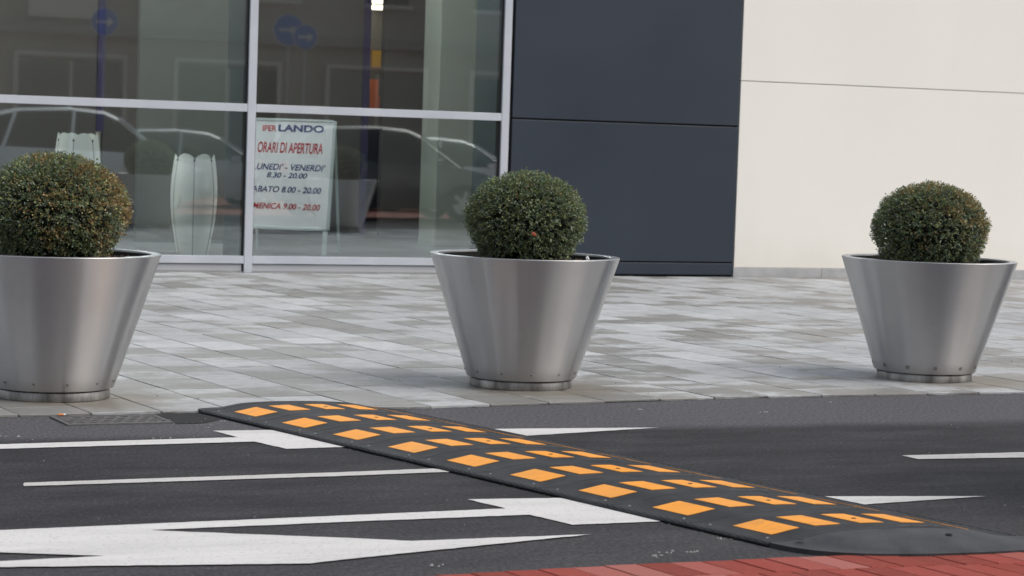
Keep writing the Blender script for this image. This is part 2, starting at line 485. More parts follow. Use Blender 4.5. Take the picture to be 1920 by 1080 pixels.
poly('lane_line_taper', [(5.1, 8.955), (5.263, 8.934), (6.033, 8.795), (5.327, 8.689), (5.2, 8.67)], 0.004, MT['paint'], road)
poly('asphalt_patch', [(2.93, 12.18), (3.32, 12.25), (3.42, 12.0), (3.25, 11.82), (3.10, 11.80)], 0.003, MT['patch'], road)

# stone pavement: strips of slabs that run towards the shop front, staggered end joints
KERB = [(-20, 11.55), (2.26, 12.19), (3.2, 12.255), (4.6, 12.285), (5.57, 12.41), (6.9, 12.575), (8.9, 12.62), (40, 12.72)]
def kerb_line(x):
    for a, b in zip(KERB, KERB[1:]):
        if a[0] <= x < b[0]: return a, b
    return KERB[-2], KERB[-1]
pv = sheet('pavement', -14, 34, 12.9, 24.14, 0.004, MT['joint'])
poly('pavement_bed', [(-14, 11.74)] + [p for p in KERB[1:-1]] + [(34, 12.70), (34, 12.9), (-14, 12.9)], 0.0038, MT['joint'], pv)
def clip(polygon, a, b):
    # keep what lies left of a->b
    out = []
    def side(p): return (b[0] - a[0]) * (p[1] - a[1]) - (b[1] - a[1]) * (p[0] - a[0])
    for i, p in enumerate(polygon):
        q = polygon[(i + 1) % len(polygon)]
        sp, sq = side(p), side(q)
        if sp >= 0: out.append(p)
        if sp * sq < 0:
            t_ = sp / (sp - sq)
            out.append((p[0] + t_ * (q[0] - p[0]), p[1] + t_ * (q[1] - p[1])))
    return out
PH = math.radians(6.0)
ex, ey = math.cos(PH), math.sin(PH)          # across the strips
SW, SL = 0.388, 0.575
slabs = []
for i in range(-48, 92):
    lr = random.Random(i * 31 + 7); v1 = -6 * SL + lr.uniform(0, SL)
    for j in range(-6, 36):
        u0, u1 = i * SW, (i + 1) * SW
        v0 = v1; v1 = v0 + lr.choice((0.42, 0.56, 0.60, 0.72))
        gp = 0.0055
        loc = [(u0 + gp, v0 + gp), (u1 - gp, v0 + gp), (u1 - gp, v1 - gp), (u0 + gp, v1 - gp)]
        pts = [(3.55 + u * ex - v * ey, 12.0 + u * ey + v * ex) for u, v in loc]
        cx = sum(p[0] for p in pts) / 4; cy = sum(p[1] for p in pts) / 4
        if not (-13.5 < cx < 33.5 and 11.0 < cy < 24.6): continue
        a, b = kerb_line(cx)
        pts = clip(pts, a, b)
        if len(pts) >= 3: pts = clip(pts, (50, 24.125), (-50, 24.125))
        if len(pts) < 3: continue
        ar = 0.5 * abs(sum(pts[q][0] * pts[(q + 1) % len(pts)][1] - pts[(q + 1) % len(pts)][0] * pts[q][1] for q in range(len(pts))))
        if ar < 0.004: continue
        cx = sum(p[0] for p in pts) / len(pts); cy = sum(p[1] for p in pts) / len(pts)
        an = math.degrees(math.atan2(cx, cy))
        slabs.append((0 if 10.0 < an < 36.0 else 1, cy, cx, pts))
slabs.sort(key=lambda s: (s[0], s[1]))
def slab_geo(pts, v, f, tones, rr):
    n = len(pts); cx = sum(p[0] for p in pts) / n; cy = sum(p[1] for p in pts) / n
    z = 0.014 + rr.uniform(-0.0012, 0.0012); tx, ty = rr.uniform(-0.003, 0.003), rr.uniform(-0.003, 0.003)
    b0 = len(v); c_ = 0.004
    def zz(x, y): return z + (x - cx) * tx + (y - cy) * ty
    for x, y in pts: v.append((x, y, 0.001))
    for x, y in pts: v.append((x, y, zz(x, y) - 0.0025))
    for x, y in pts:
        L = math.hypot(x - cx, y - cy) or 1
        x2, y2 = x - (x - cx) / L * c_, y - (y - cy) / L * c_
        v.append((x2, y2, zz(x2, y2)))
    for q in range(n):
        r = (q + 1) % n
        f.append((b0 + q, b0 + r, b0 + n + r, b0 + n + q)); f.append((b0 + n + q, b0 + n + r, b0 + 2 * n + r, b0 + 2 * n + q))
    f.append(tuple(b0 + 2 * n + q for q in range(n)))
    tn = (rr.random(), rr.random(), rr.random())
    tones += [tn] * (3 * n)
def tone_attr(me, tones):
    a = me.attributes.new('tone', 'FLOAT_VECTOR', 'POINT')
    a.data.foreach_set('vector', np.array(tones, dtype=np.float32).ravel())
rr = random.Random(5)
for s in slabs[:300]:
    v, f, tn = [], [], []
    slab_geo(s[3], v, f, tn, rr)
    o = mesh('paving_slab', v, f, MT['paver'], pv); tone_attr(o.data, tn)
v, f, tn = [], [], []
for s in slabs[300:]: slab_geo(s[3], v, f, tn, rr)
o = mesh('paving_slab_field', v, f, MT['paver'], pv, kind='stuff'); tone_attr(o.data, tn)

# brick pavement on the near side
bp = sheet('brick_pavement', -40, 60, -9.5, 7.40, 0.0035, MT['brick_far'])
MT['brick_joint'] = mat('brick_joint', (0.10, 0.07, 0.06), 0.95)
sheet('brick_bed', 2.0, 7.6, 6.62, 7.39, 0.0055, MT['brick_joint'], kind=None, parent=bp)
bu = Vector((0.17, -0.985, 0)); ba = Vector((0.9995, -0.03, 0))
bw, bl = 0.132, 0.262
bm = bmesh.new()
vs = []
for (s_, a_) in ((0.003, 0.003), (bl - 0.003, 0.003), (bl - 0.003, bw - 0.003), (0.003, bw - 0.003)):
    vs.append(bu * s_ + ba * a_)
bverts = [bm.verts.new((p.x, p.y, 0.0)) for p in vs] + [bm.verts.new((p.x, p.y, 0.009)) for p in vs]
ctr = sum(vs, Vector()) / 4
bverts += [bm.verts.new((p.x + (ctr.x - p.x) * 0.035, p.y + (ctr.y - p.y) * 0.035, 0.012)) for p in vs]
for b0 in (0, 4):
    for q in range(4):
        r = (q + 1) % 4
        bm.faces.new((bverts[b0 + q], bverts[b0 + r], bverts[b0 + 4 + r], bverts[b0 + 4 + q]))
bm.faces.new(bverts[8:12])
bmesh.ops.recalc_face_normals(bm, faces=bm.faces)
brick_me = bpy.data.meshes.new('brick'); bm.to_mesh(brick_me); bm.free(); brick_me.materials.append(MT['brick'])
nb = 0
for r_ in range(4):
    for c_ in range(0, 50):
        x0 = 2.25 + c_ * bw + r_ * bl * bu.x + (0.052 if r_ % 2 else 0)
        y0 = float(np.interp(x0, (2.0, 2.97, 3.64, 4.53, 5.34, 7.2), (7.47, 7.545, 7.585, 7.58, 7.52, 7.40))) - r_ * bl * 0.985
        if x0 > 7.2: continue
        o = bpy.data.objects.new('brick', brick_me); C.objects.link(o); o.parent = bp
        o.location = (x0, y0, -0.002 + rr.uniform(-0.001, 0.0015)); o.rotation_euler = (rr.uniform(-.006, .006), rr.uniform(-.006, .006), 0)
        nb += 1

# ------------------------------------------------------------------ rubber speed bump
BU = Vector((0.2328, -0.9725, 0)); BA = Vector((0.99785, -0.06558, 0))
BO = Vector((3.3444, 12.2286, 0.0)); BW, BL = 1.092, 0.5019
def bh(wv):
    d_ = min(wv, BW - wv)
    q_ = lambda t: float(np.interp(t, (0, 0.05, 0.11, 0.229, 0.297, 0.41, 0.546), (0.019, 0.0185, 0.0235, 0.0495, 0.0555, 0.0600, 0.0625)))
    return (q_(d_ - 0.025) + 2 * q_(d_) + q_(d_ + 0.025)) / 4
sb = thing('speed_bump', 'long black rubber speed bump with orange reflectors crossing the road', 'speed bump', BO)
NW = 36
def prof_ws():
    return [BW * q / NW for q in range(NW + 1)]
def module_mesh():
    v, f = [], []
    ss = (0.0015, 0.006, BL - 0.006, BL - 0.0015)
    rows = []
    for s_ in ss:
        row = []
        drop = 0.002 if s_ in (ss[0], ss[-1]) else 0.0
        for wv, z in [(0.0, 0.0), (-0.008, 0.006), (-0.008, 0.012), (0.0, 0.0185), (0.010, 0.0205), (0.018, 0.0175)] + [(x_, bh(x_)) for x_ in prof_ws()[1:-1]] + [(BW - 0.018, 0.0175), (BW - 0.010, 0.0205), (BW, 0.0185), (BW + 0.008, 0.012), (BW + 0.008, 0.006), (BW, 0.0)]:
            if z > 0.013: z -= drop
            p = BU * s_ + BA * wv
            row.append(len(v)); v.append((p.x, p.y, z))
        rows.append(row)
    for a, b in zip(rows, rows[1:]):
        for q in range(len(a) - 1): f.append((a[q], a[q + 1], b[q + 1], b[q]))
    f.append(tuple(rows[0])); f.append(tuple(reversed(rows[-1])))
    bm = bmesh.new()
    bv = [bm.verts.new(p) for p in v]
    for q in f: bm.faces.new([bv[i] for i in q])
    bmesh.ops.recalc_face_normals(bm, faces=bm.faces)
    me = bpy.data.meshes.new('module'); bm.to_mesh(me); bm.free(); me.materials.append(MT['rubber'])
    return me
def tile_mesh(w0, w1, s0, s1):
    v, f = [], []
    n = 6
    for s_ in (s0, s1):
        for q in range(n + 1):
            wv = w0 + (w1 - w0) * q / n; p = BU * s_ + BA * wv
            v.append((p.x, p.y, bh(wv) + 0.0022))
    for q in range(n): f.append((q, q + 1, n + 2 + q, n + 1 + q))
    t0 = len(v)
    for s_ in (s0, s1):
        for q in range(n + 1):
            wv = w0 + (w1 - w0) * q / n; p = BU * s_ + BA * wv
            v.append((p.x, p.y, bh(wv) - 0.001))
    for q in range(n):
        f.append((q, q + 1, t0 + q + 1, t0 + q)); f.append((n + 1 + q, n + 2 + q, t0 + n + 2 + q, t0 + n + 1 + q))
    f.append((0, n + 1, t0 + n + 1, t0)); f.append((n, 2 * n + 1, t0 + 2 * n + 1, t0 + n))
    bm = bmesh.new(); bv = [bm.verts.new(p) for p in v]
    for q in f: bm.faces.new([bv[i] for i in q])
    bmesh.ops.recalc_face_normals(bm, faces=bm.faces)
    me = bpy.data.meshes.new('reflector'); bm.to_mesh(me); bm.free(); me.materials.append(MT['orange'])
    return me
def disc_mesh(name, r, h, m, seg=12):
    v = [(r * math.cos(2 * PI * q / seg), r * math.sin(2 * PI * q / seg), 0) for q in range(seg)] + [(r * .8 * math.cos(2 * PI * q / seg), r * .8 * math.sin(2 * PI * q / seg), h) for q in range(seg)]
    f = [(q, (q + 1) % seg, seg + (q + 1) % seg, seg + q) for q in range(seg)] + [tuple(range(seg, 2 * seg))]
    me = bpy.data.meshes.new(name); me.from_pydata(v, [], f); me.materials.append(m)
    return me
mod_me = module_mesh()
TS0, TS1 = 0.1386, 0.3632
tiles = [tile_mesh(a, b, TS0, TS1) for a, b in ((0.110, 0.229), (0.297, 0.408), (0.494, 0.598), (0.676, 0.780), (0.863, 0.982))]
MT['bolt'] = mat('zinc_bolt', (0.30, 0.32, 0.35), 0.5, 1.0)
hole_me = disc_mesh('bolt_hole', 0.011, 0.0012, MT['dark_gap'])
bolt_me = disc_mesh('bolt', 0.0065, 0.002, MT['bolt'])
emb = bmesh.new()
xx = 0.60
for wd in (0.03, 0.012, 0.02, 0.04, 0.012, 0.025):
    p0 = BU * 0.44 + BA * xx; p1 = BU * 0.44 + BA * (xx + wd); q0 = BU * 0.452 + BA * xx; q1 = BU * 0.452 + BA * (xx + wd)
    emb.faces.new([emb.verts.new((p.x, p.y, bh(xx + wd / 2) + 0.0015)) for p in (p0, p1, q1, q0)])
    xx += wd + 0.008
bmesh.ops.recalc_face_normals(emb, faces=emb.faces)
emb_me = bpy.data.meshes.new('embossing'); emb.to_mesh(emb_me); emb.free(); emb_me.materials.append(mat('scuffed_rubber', (0.13, 0.13, 0.135), 0.7))
for i in range(9):
    md = link('module', mod_me, None, sb); md.location = BU * (i * BL)
    for t_ in tiles: link('reflector', t_, None, md)
    c_ = link('bolt_hole', hole_me, None, md); p = BU * 0.262 + BA * 0.546; c_.location = (p.x, p.y, bh(0.546) + 0.0025)
    for s_ in (0.06, 0.40):
        c_ = link('bolt', bolt_me, None, md); p = BU * (s_ + rr.uniform(-.01, .01)) + BA * 0.062; c_.location = (p.x, p.y, bh(0.062) + 0.0003); c_.rotation_euler = (0, -0.3, 0)
    link('embossed_mark', emb_me, None, md, kind='stuff')
def cap_mesh(s_start, length, sgn, flat):
    v, f = [], []
    NS, rows = 14, []
    for a in range(NS + 1):
        t_ = math.sin(a / NS * PI / 2)
        half = BW / 2 * max(0.0, 1 - t_ ** 3.0) ** (1 / 2.6)
        fac = max(0.0, 1 - t_ ** flat) ** 0.75
        row = []
        for q in range(NW + 3):
            e = -1 + 2 * min(max(q - 1, 0), NW) / NW
            wv = BW / 2 + e * half
            z = 0.0 if q in (0, NW + 2) else 0.019 + (bh(BW / 2 + e * BW / 2) - 0.019) * fac
            p = BU * (s_start + sgn * t_ * length) + BA * wv
            row.append(len(v)); v.append((p.x, p.y, z))
        rows.append(row)
    for a, b in zip(rows, rows[1:]):
        for q in range(len(a) - 1): f.append((a[q], a[q + 1], b[q + 1], b[q]))
    f.append(tuple(rows[0]))
    bm = bmesh.new(); bv = [bm.verts.new(p) for p in v]
    for q in f: bm.faces.new([bv[i] for i in q])
    bmesh.ops.remove_doubles(bm, verts=bm.verts[:], dist=1e-5)
    bmesh.ops.recalc_face_normals(bm, faces=bm.faces)
    me = bpy.data.meshes.new('end_cap'); bm.to_mesh(me); bm.free()
    return me
ce = link('end_cap', cap_mesh(9 * BL + 0.001, 0.335, 1, 1.7), MT['rubber_cap'], sb, smooth=True)
ce.data.set_sharp_from_angle(angle=math.radians(40))
tag(ce, 'smooth dusty rounded end piece without reflectors')
ce = link('end_cap', cap_mesh(-0.001, 0.16, -1, 3.0), MT['rubber'], sb, smooth=True)
ce.data.set_sharp_from_angle(angle=math.radians(40))
for (s_, wv, z) in ((9 * BL + 0.14, 0.66, 0.058), (9 * BL + 0.04, 0.10, 0.034)):
    o = link('bolt_hole', hole_me, None, sb); p = BU * s_ + BA * wv; o.location = (p.x, p.y, z); o.scale = (1.4, 1.4, 1)

# ------------------------------------------------------------------ cast iron gully grate by the kerb
dg = thing('drain_grate', 'rusty cast iron drain grate set in asphalt against the pavement edge', 'drain', (2.53, 11.80, 0))
dg.rotation_euler = (0, 0, math.radians(3))
box('frame', 0.0, 0.56, 0.0, 0.022, -0.01, 0.008, MT['cast_iron'], dg)
box('frame', 0.0, 0.56, 0.338, 0.36, -0.01, 0.008, MT['cast_iron'], dg)
box('frame', 0.0, 0.022, 0.022, 0.338, -0.01, 0.0085, MT['cast_iron'], dg)
box('frame', 0.538, 0.56, 0.022, 0.338, -0.01, 0.0085, MT['cast_iron'], dg)
box('pit', 0.022, 0.538, 0.022, 0.338, 0.001, 0.002, MT['dark_gap'], dg)
for a in range(5):
    y0 = 0.024 + a * 0.067
    box('bar', 0.023, 0.537, y0, y0 + 0.032, 0.0021, 0.0075, MT['cast_iron'], dg)
bm = bmesh.new()
for a in range(4):
    for b in range(8):
        x0 = 0.045 + b * 0.064 + (0.032 if a % 2 else 0); y0 = 0.024 + a * 0.067 + 0.0322
        if x0 < 0.50: addbox(bm, x0, x0 + 0.022, y0, y0 + 0.0346, 0.0022, 0.007)
frombm('cross_bar', bm, MT['cast_iron'], dg, kind='stuff')

# ------------------------------------------------------------------ steel planters
RT, RB, ZT, ZB = 0.583, 0.338, 0.823, 0.072
def make_planter(loc, rot, label, smudges=False):
    t = thing('steel_planter', label, 'planter', loc, rot, 'conical steel planters along the pavement')
    sh = lathe('shell', [(RB - 0.02, ZB), (RB - 0.004, ZB), (RB, ZB + 0.004)] + [(RB + (RT - RB) * q / 10, ZB + 0.004 + (ZT - ZB - 0.008) * q / 10) for q in range(1, 11)], MT['steel'], t, 256)
    wr = random.Random(int(loc[0] * 100)); waves = [(n_, wr.uniform(0, 6.3), wr.uniform(0.4, 1.0) / n_) for n_ in (7, 9, 11, 13, 16, 19, 23)]
    for vv in sh.data.vertices:                     # rolled sheet is never quite round: faint flats running up the cone
        x_, y_, z_ = vv.co; r_ = math.hypot(x_, y_); a_ = math.atan2(y_, x_); h_ = (z_ - ZB) / (ZT - ZB)
        k_ = math.sin(PI * min(1, max(0, h_ * 0.92 + 0.04))) ** 0.5
        dr = 0.018 * k_ * sum(am * math.sin(n_ * a_ + p_) for n_, p_, am in waves)
        vv.co.x *= (r_ + dr) / r_; vv.co.y *= (r_ + dr) / r_
    lathe('rim', [(RT, ZT - 0.004), (RT - 0.001, ZT - 0.001), (RT - 0.004, ZT), (RT - 0.050, ZT + 0.0), (RT - 0.054, ZT - 0.003), (RT - 0.0545, ZT - 0.012)], MT['steel_rim'], t, 128)
    lathe('liner', [(RT - 0.0548, ZT - 0.0121), (RT - 0.057, ZT - 0.05), (RT - 0.066, ZT - 0.16)], MT['liner'], t, 96)
    lathe('base_ring', [(0.0, ZB - 0.002), (0.290, ZB - 0.002), (0.290, 0.063), (0.315, 0.064), (0.317, 0.061), (0.317, 0.016), (0.30, 0.0145), (0.0, 0.0145)], MT['steel_base'], t, 96)
    rs = RT - 0.0605
    v = [(0, 0, ZT - 0.03)]; f = []
    N = 40
    for ri, rq in enumerate((0.35, 0.6, 0.8, 1.0)):
        for q in range(N):
            a = 2 * PI * q / N
            x, y = rs * rq * math.cos(a), rs * rq * math.sin(a)
            v.append((x, y, ZT - 0.045 + (0.02 * mnoise.noise(Vector((x * 9 + loc[0], y * 9, 1))) if rq < 1 else 0)))
    for q in range(N): f.append((0, 1 + q, 1 + (q + 1) % N))
    for ri in range(3):
        for q in range(N):
            a = 1 + ri * N; b = a + N
            f.append((a + q, b + q, b + (q + 1) % N, a + (q + 1) % N))
    mesh('soil', v, f, MT['soil'], t, True)
    v, f = [], []
    for q in range(260):
        a = rr.uniform(0, 2 * PI); r = rs * math.sqrt(rr.uniform(0.25, 0.97))
        c_ = Vector((r * math.cos(a), r * math.sin(a), ZT - 0.036)); s_ = rr.uniform(0.006, 0.016)
        b0 = len(v)
        d1 = Vector((rr.uniform(-1, 1), rr.uniform(-1, 1), rr.uniform(-.4, .4))).normalized() * s_
        d2 = Vector((rr.uniform(-1, 1), rr.uniform(-1, 1), rr.uniform(-.4, .4))).normalized() * s_ * 0.5
        for p in (c_ - d1, c_ + d2, c_ + d1, c_ - d2): v.append(p)
        v.append(c_ + Vector((0, 0, s_ * .5)))
        f += [(b0, b0 + 1, b0 + 4), (b0 + 1, b0 + 2, b0 + 4), (b0 + 2, b0 + 3, b0 + 4), (b0 + 3, b0, b0 + 4)]
    mesh('bark_chips', v, f, MT['chips'], t, kind='stuff')
    n = 12
    sl = math.atan2(RT - RB, ZT - ZB)
    for q in range(n):
        a = 2 * PI * q / n + 0.25
        z = ZB + 0.042
        r = RB + (RT - RB) * 0.042 / (ZT - ZB) + 0.0006
        o = link('rivet', RIVET if not smudges else SMUDGE, None, t)
        o.location = (r * math.cos(a), r * math.sin(a), z)
        o.rotation_euler = (0, PI / 2 + sl, a)
    return t
MT['chips'] = mat('bark_chips', (0.13, 0.075, 0.05), 0.85)
MT['liner'] = mat('black_plastic_liner', (0.012, 0.012, 0.012), 0.6)
m = MT['steel_base'] = mat('stained_steel_ring', (0.33, 0.32, 0.31), 0.42, 1.0)
k = NT(m); P = k.oco(); k.col(k.ramp(k.noise(P, 9, 4, 0.65, (1, 1, 0.3)), [(0.3, (0.13, 0.12, 0.11)), (0.55, (0.34, 0.33, 0.32)), (0.75, (0.48, 0.46, 0.43))]))
RIVET = disc_mesh('rivet', 0.008, 0.002, MT['steel_dull'])
SMUDGE = disc_mesh('rivet_smudged', 0.014, 0.001, MT['steel_dull'])
POTS = [(2.70, 13.01), (5.652, 13.272), (8.668, 13.43), (11.68, 13.6), (14.70, 13.8)]
make_planter((*POTS[0], 0), 0.3, 'conical brushed steel planter holding the browned box ball, beside the drain grate')
make_planter((*POTS[1], 0), 1.1, 'conical brushed steel planter with rust stained, shadow-painted slabs in front of the dark cladding')
make_planter((*POTS[2], 0), 2.0, 'conical brushed steel planter with dark smudges round its foot, before the cream wall', True)
make_planter((*POTS[3], 0), 0.7, 'first conical steel planter past the cream wall planter with smudges', True)
make_planter((*POTS[4], 0), 2.6, 'last conical steel planter in the row, second past the smudged one')

# ------------------------------------------------------------------ clipped box balls
def leaf_ball(seed, rx, rz, zc, brown_dir, brown, N=38000):
    r_ = np.random.default_rng(seed)
    rzl = 0.41; zlo = -(zc - 0.80) / rzl
    per = 9; S = N // per                                    # sprigs, each with a few pairs of leaves along a short shoot
    cz = r_.uniform(max(-0.98, zlo), 1.0, S); ph = r_.uniform(0, 2 * PI, S)
    sr = np.sqrt(1 - cz ** 2)
    d = np.stack([sr * np.cos(ph), sr * np.sin(ph), cz], 1)
    lump = np.array([mnoise.fractal(Vector(p) * 2.4 + Vector((seed, 0, 0)), 1.0, 2.0, 3) for p in d]) * 0.042
    lump2 = np.array([mnoise.noise(Vector(p) * 8 + Vector((0, seed, 0))) for p in d]) * 0.017
    rad = 1.0 + lump + lump2 - r_.random(S) ** 2.2 * 0.09
    tall = r_.random(S) > 0.97
    rad[tall] += r_.uniform(0.0, 0.035, tall.sum())
    low = np.clip(-cz, 0, 1)
    wst = 1.0 + 0.045 * np.exp(-((cz + 0.1) / 0.35) ** 2) - 0.02 * low ** 2
    tips = d * np.stack([rx * rad * wst, rx * rad * wst, np.where(cz > 0, rz, rzl) * rad], 1) + [0, 0, zc]
    axis = d + r_.normal(0, 0.33, (S, 3)); axis /= np.linalg.norm(axis, axis=1, keepdims=True)
    pat = np.array([mnoise.fractal(Vector(p) * 2.6 + Vector((3.1, seed, 7)), 1.0, 2.0, 3) for p in d])
    bd = np.array(brown_dir) / np.linalg.norm(brown_dir)
    burn = np.clip(brown * (0.30 + 0.75 * (d @ bd) + 0.9 * pat), 0, 0.92)
    kind = r_.random(S); shade = r_.uniform(0.72, 1.3, S)
    rep_ = lambda q: np.repeat(q, per, 0)
    tips, axis, burn, kind, shade, d = map(rep_, (tips, axis, burn, kind, shade, d))
    n = len(tips)
    along = np.tile(np.linspace(0, 1, per), S) * 0.052 + r_.uniform(-.004, .004, n)
    pos = tips - axis * along[:, None] + r_.normal(0, 0.0045, (n, 3))
    spread = np.clip(0.35 + along[:, None] / 0.05, 0.3, 1.2)
    out = axis + r_.normal(0, 1.0, (n, 3)) * 0.62 * spread; out /= np.linalg.norm(out, axis=1, keepdims=True)
    # blades turn their face up and outwards
    face = d * 0.9 + np.array([0, 0, 0.5]) + r_.normal(0, 0.45, (n, 3))
    side = np.cross(out, face); side /= np.linalg.norm(side, axis=1, keepdims=True)
    up = np.cross(side, out)
    L = r_.uniform(0.011, 0.0195, n)[:, None]; Wd = L * r_.uniform(0.48, 0.66, (n, 1))
    base = pos - out * L * 0.15
    tip = pos + out * L * 0.85 + up * L * r_.uniform(-0.2, 0.1, (n, 1))
    m1 = pos + out * L * 0.35 + side * Wd * 0.5 + up * L * 0.07; m2 = pos + out * L * 0.35 - side * Wd * 0.5 + up * L * 0.07
    mid = pos + out * L * 0.4
    V = np.stack([base, m1, tip, m2, mid], 1).reshape(-1, 3)
    g1, g2, g3 = np.array([.112, .162, .075]), np.array([.165, .205, .160]), np.array([.215, .245, .095])
    b1, b2 = np.array([.26, .175, .075]), np.array([.31, .26, .115])
    kk = (kind + r_.normal(0, 0.15, n))[:, None]
    col = np.where(kk < 0.40, g1, np.where(kk < 0.70, g2, g3))
    isb = ((np.repeat(r_.random(S), per) * 0.75 + r_.random(n) * 0.25) < burn * np.where(along < 0.03, 1.0, 0.6))[:, None]
    col = np.where(isb, np.where(r_.random((n, 1)) < 0.6, b1, b2), col)
    shoot_tone = np.clip(1.05 - along[:, None] / 0.052 * 0.30, 0.6, 1.1)      # leaves get darker further down a shoot
    col = col * r_.uniform(0.92, 1.32, (n, 1)) * shade[:, None] * shoot_tone
    return V, None, col
def make_bush(loc, seed, rx, rz, zc, bdir, brown, label, rz_rot=0, N=38000):
    t = thing('box_ball', label, 'shrub', (loc[0], loc[1], ZT - 0.045), rz_rot, 'clipped box balls in the steel planters')
    z0 = ZT - 0.045
    V, _, col = leaf_ball(seed, rx, rz, zc, bdir, brown, N)
    V = V - [0, 0, z0]
    keep = V.reshape(-1, 5, 3)[:, :, 2].min(1) > 0.006
    V = V.reshape(-1, 5, 3)[keep].reshape(-1, 3); col = col[keep]
    n = len(col); i0 = np.arange(n) * 5
    F = np.stack([i0, i0 + 1, i0 + 4, i0 + 1, i0 + 2, i0 + 4, i0 + 2, i0 + 3, i0 + 4, i0 + 3, i0, i0 + 4], 1).reshape(-1, 3)
    me = bpy.data.meshes.new('foliage')
    me.vertices.add(len(V)); me.vertices.foreach_set('co', V.astype(np.float32).ravel())
    me.loops.add(F.size); me.loops.foreach_set('vertex_index', F.astype(np.int32).ravel())
    me.polygons.add(len(F)); me.polygons.foreach_set('loop_start', np.arange(0, F.size, 3, dtype=np.int32))
    me.update(calc_edges=True); me.validate()
    ca = me.color_attributes.new('tint', 'FLOAT_COLOR', 'POINT')
    cc = np.ones((len(V), 4), dtype=np.float32); cc[:, :3] = np.repeat(col, 5, 0)
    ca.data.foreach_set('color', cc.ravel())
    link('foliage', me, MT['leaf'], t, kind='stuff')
    # branching frame inside the ball
    bm = bmesh.new(); q_ = random.Random(seed)
    for b in range(46):
        a = q_.uniform(0, 2 * PI); e = q_.uniform(-0.55, 1.0)
        r0 = q_.uniform(0.02, 0.22)
        p0 = Vector((r0 * math.cos(a), r0 * math.sin(a), 0.0))
        c_ = math.sqrt(max(0, 1 - e * e))
        p2 = Vector((rx * 0.86 * c_ * math.cos(a), rx * 0.86 * c_ * math.sin(a), max(0.03, zc - z0 + rz * 0.86 * e)))
        p1 = (p0 + p2) / 2 + Vector((q_.uniform(-.03, .03), q_.uniform(-.03, .03), 0.05))
        tube(bm, [p0, p1, p2], 0.008, 0.002, 5)
    frombm('branches', bm, MT['twig'], t, kind='stuff')
    bm = bmesh.new(); tube(bm, [(0, 0, -0.01), (0.01, 0.005, 0.10), (0, 0, 0.2)], 0.028, 0.018, 9)
    frombm('trunk', bm, MT['twig'], t, True)
    # dense dark twig core
    bm = bmesh.new(); bmesh.ops.create_icosphere(bm, subdivisions=4, radius=1.0)
    for vv in bm.verts:
        n_ = 0.80 + 0.06 * mnoise.noise(vv.co * 5 + Vector((seed, 0, 0)))
        vv.co = Vector((vv.co.x * rx * n_, vv.co.y * rx * n_, max(0.012, zc - z0 + vv.co.z * (rz if vv.co.z > 0 else 0.41) * n_)))
    frombm('twig_core', bm, MT['core'], t, True, kind='stuff')
    return t
m = MT['core'] = mat('twig_core', (0.012, 0.014, 0.008), 0.95)
k = NT(m); P = k.co(); nn = k.noise(P, 90, 3, 0.7)
k.col(k.ramp(nn, [(0.35, (0.004, 0.005, 0.003)), (0.7, (0.022, 0.026, 0.012))])); k.bump(nn, 1.0, 0.02)
make_bush(POTS[0], 3, 0.392, 0.284, 1.085, (0.8, -0.45, 0.45), 0.55, 'large box ball with browned bronze leaf tips on one flank', 0.0, 43000)
make_bush(POTS[1], 8, 0.356, 0.266, 1.07, (0.25, -0.3, 0.9), 0.15, 'neat dark green box ball with one dead orange leaf')
make_bush(POTS[2], 14, 0.375, 0.290, 1.045, (0.55, -0.4, 0.6), 0.50, 'broad low box ball with a rusty patch, in front of the cream wall')
make_bush(POTS[3], 21, 0.38, 0.29, 1.06, (0.5, -0.4, 0.6), 0.3, 'box ball in the first planter past the smudged one', 0, 7000)
make_bush(POTS[4], 27, 0.38, 0.30, 1.07, (0.5, -0.4, 0.6), 0.3, 'box ball in the last planter of the row', 0, 7000)
# one dead leaf caught in the middle ball
v = [(0, 0, 0), (0.018, -0.004, 0.006), (0.036, -0.006, -0.012), (0.020, -0.01, -0.022), (0.004, -0.008, -0.016), (0.018, -0.012, -0.008)]
dl = mesh('dead_leaf', v, [(0, 1, 5), (1, 2, 5), (2, 3, 5), (3, 4, 5), (4, 0, 5)], MT['dead_leaf'], loc=(5.54, 12.925, 0.975))
tag(dl, 'curled orange dead leaf caught low in the dark green ball', 'leaf')
m_ = mat('white_scrap', (0.8, 0.8, 0.8), 0.6)
v = [(0, 0, 0), (0.022, 0.004, 0.0), (0.026, 0.012, 0.012), (0.012, 0.008, 0.032), (0.0, 0.01, 0.02), (0.012, -0.006, 0.014)]
ps = mesh('paper_scrap', v, [(0, 1, 5), (1, 2, 5), (2, 3, 5), (3, 4, 5), (4, 0, 5)], m_, loc=(5.90, 12.905, ZT - 0.012))
tag(ps, 'crumpled white paper scrap on the soil of the middle planter', 'litter')

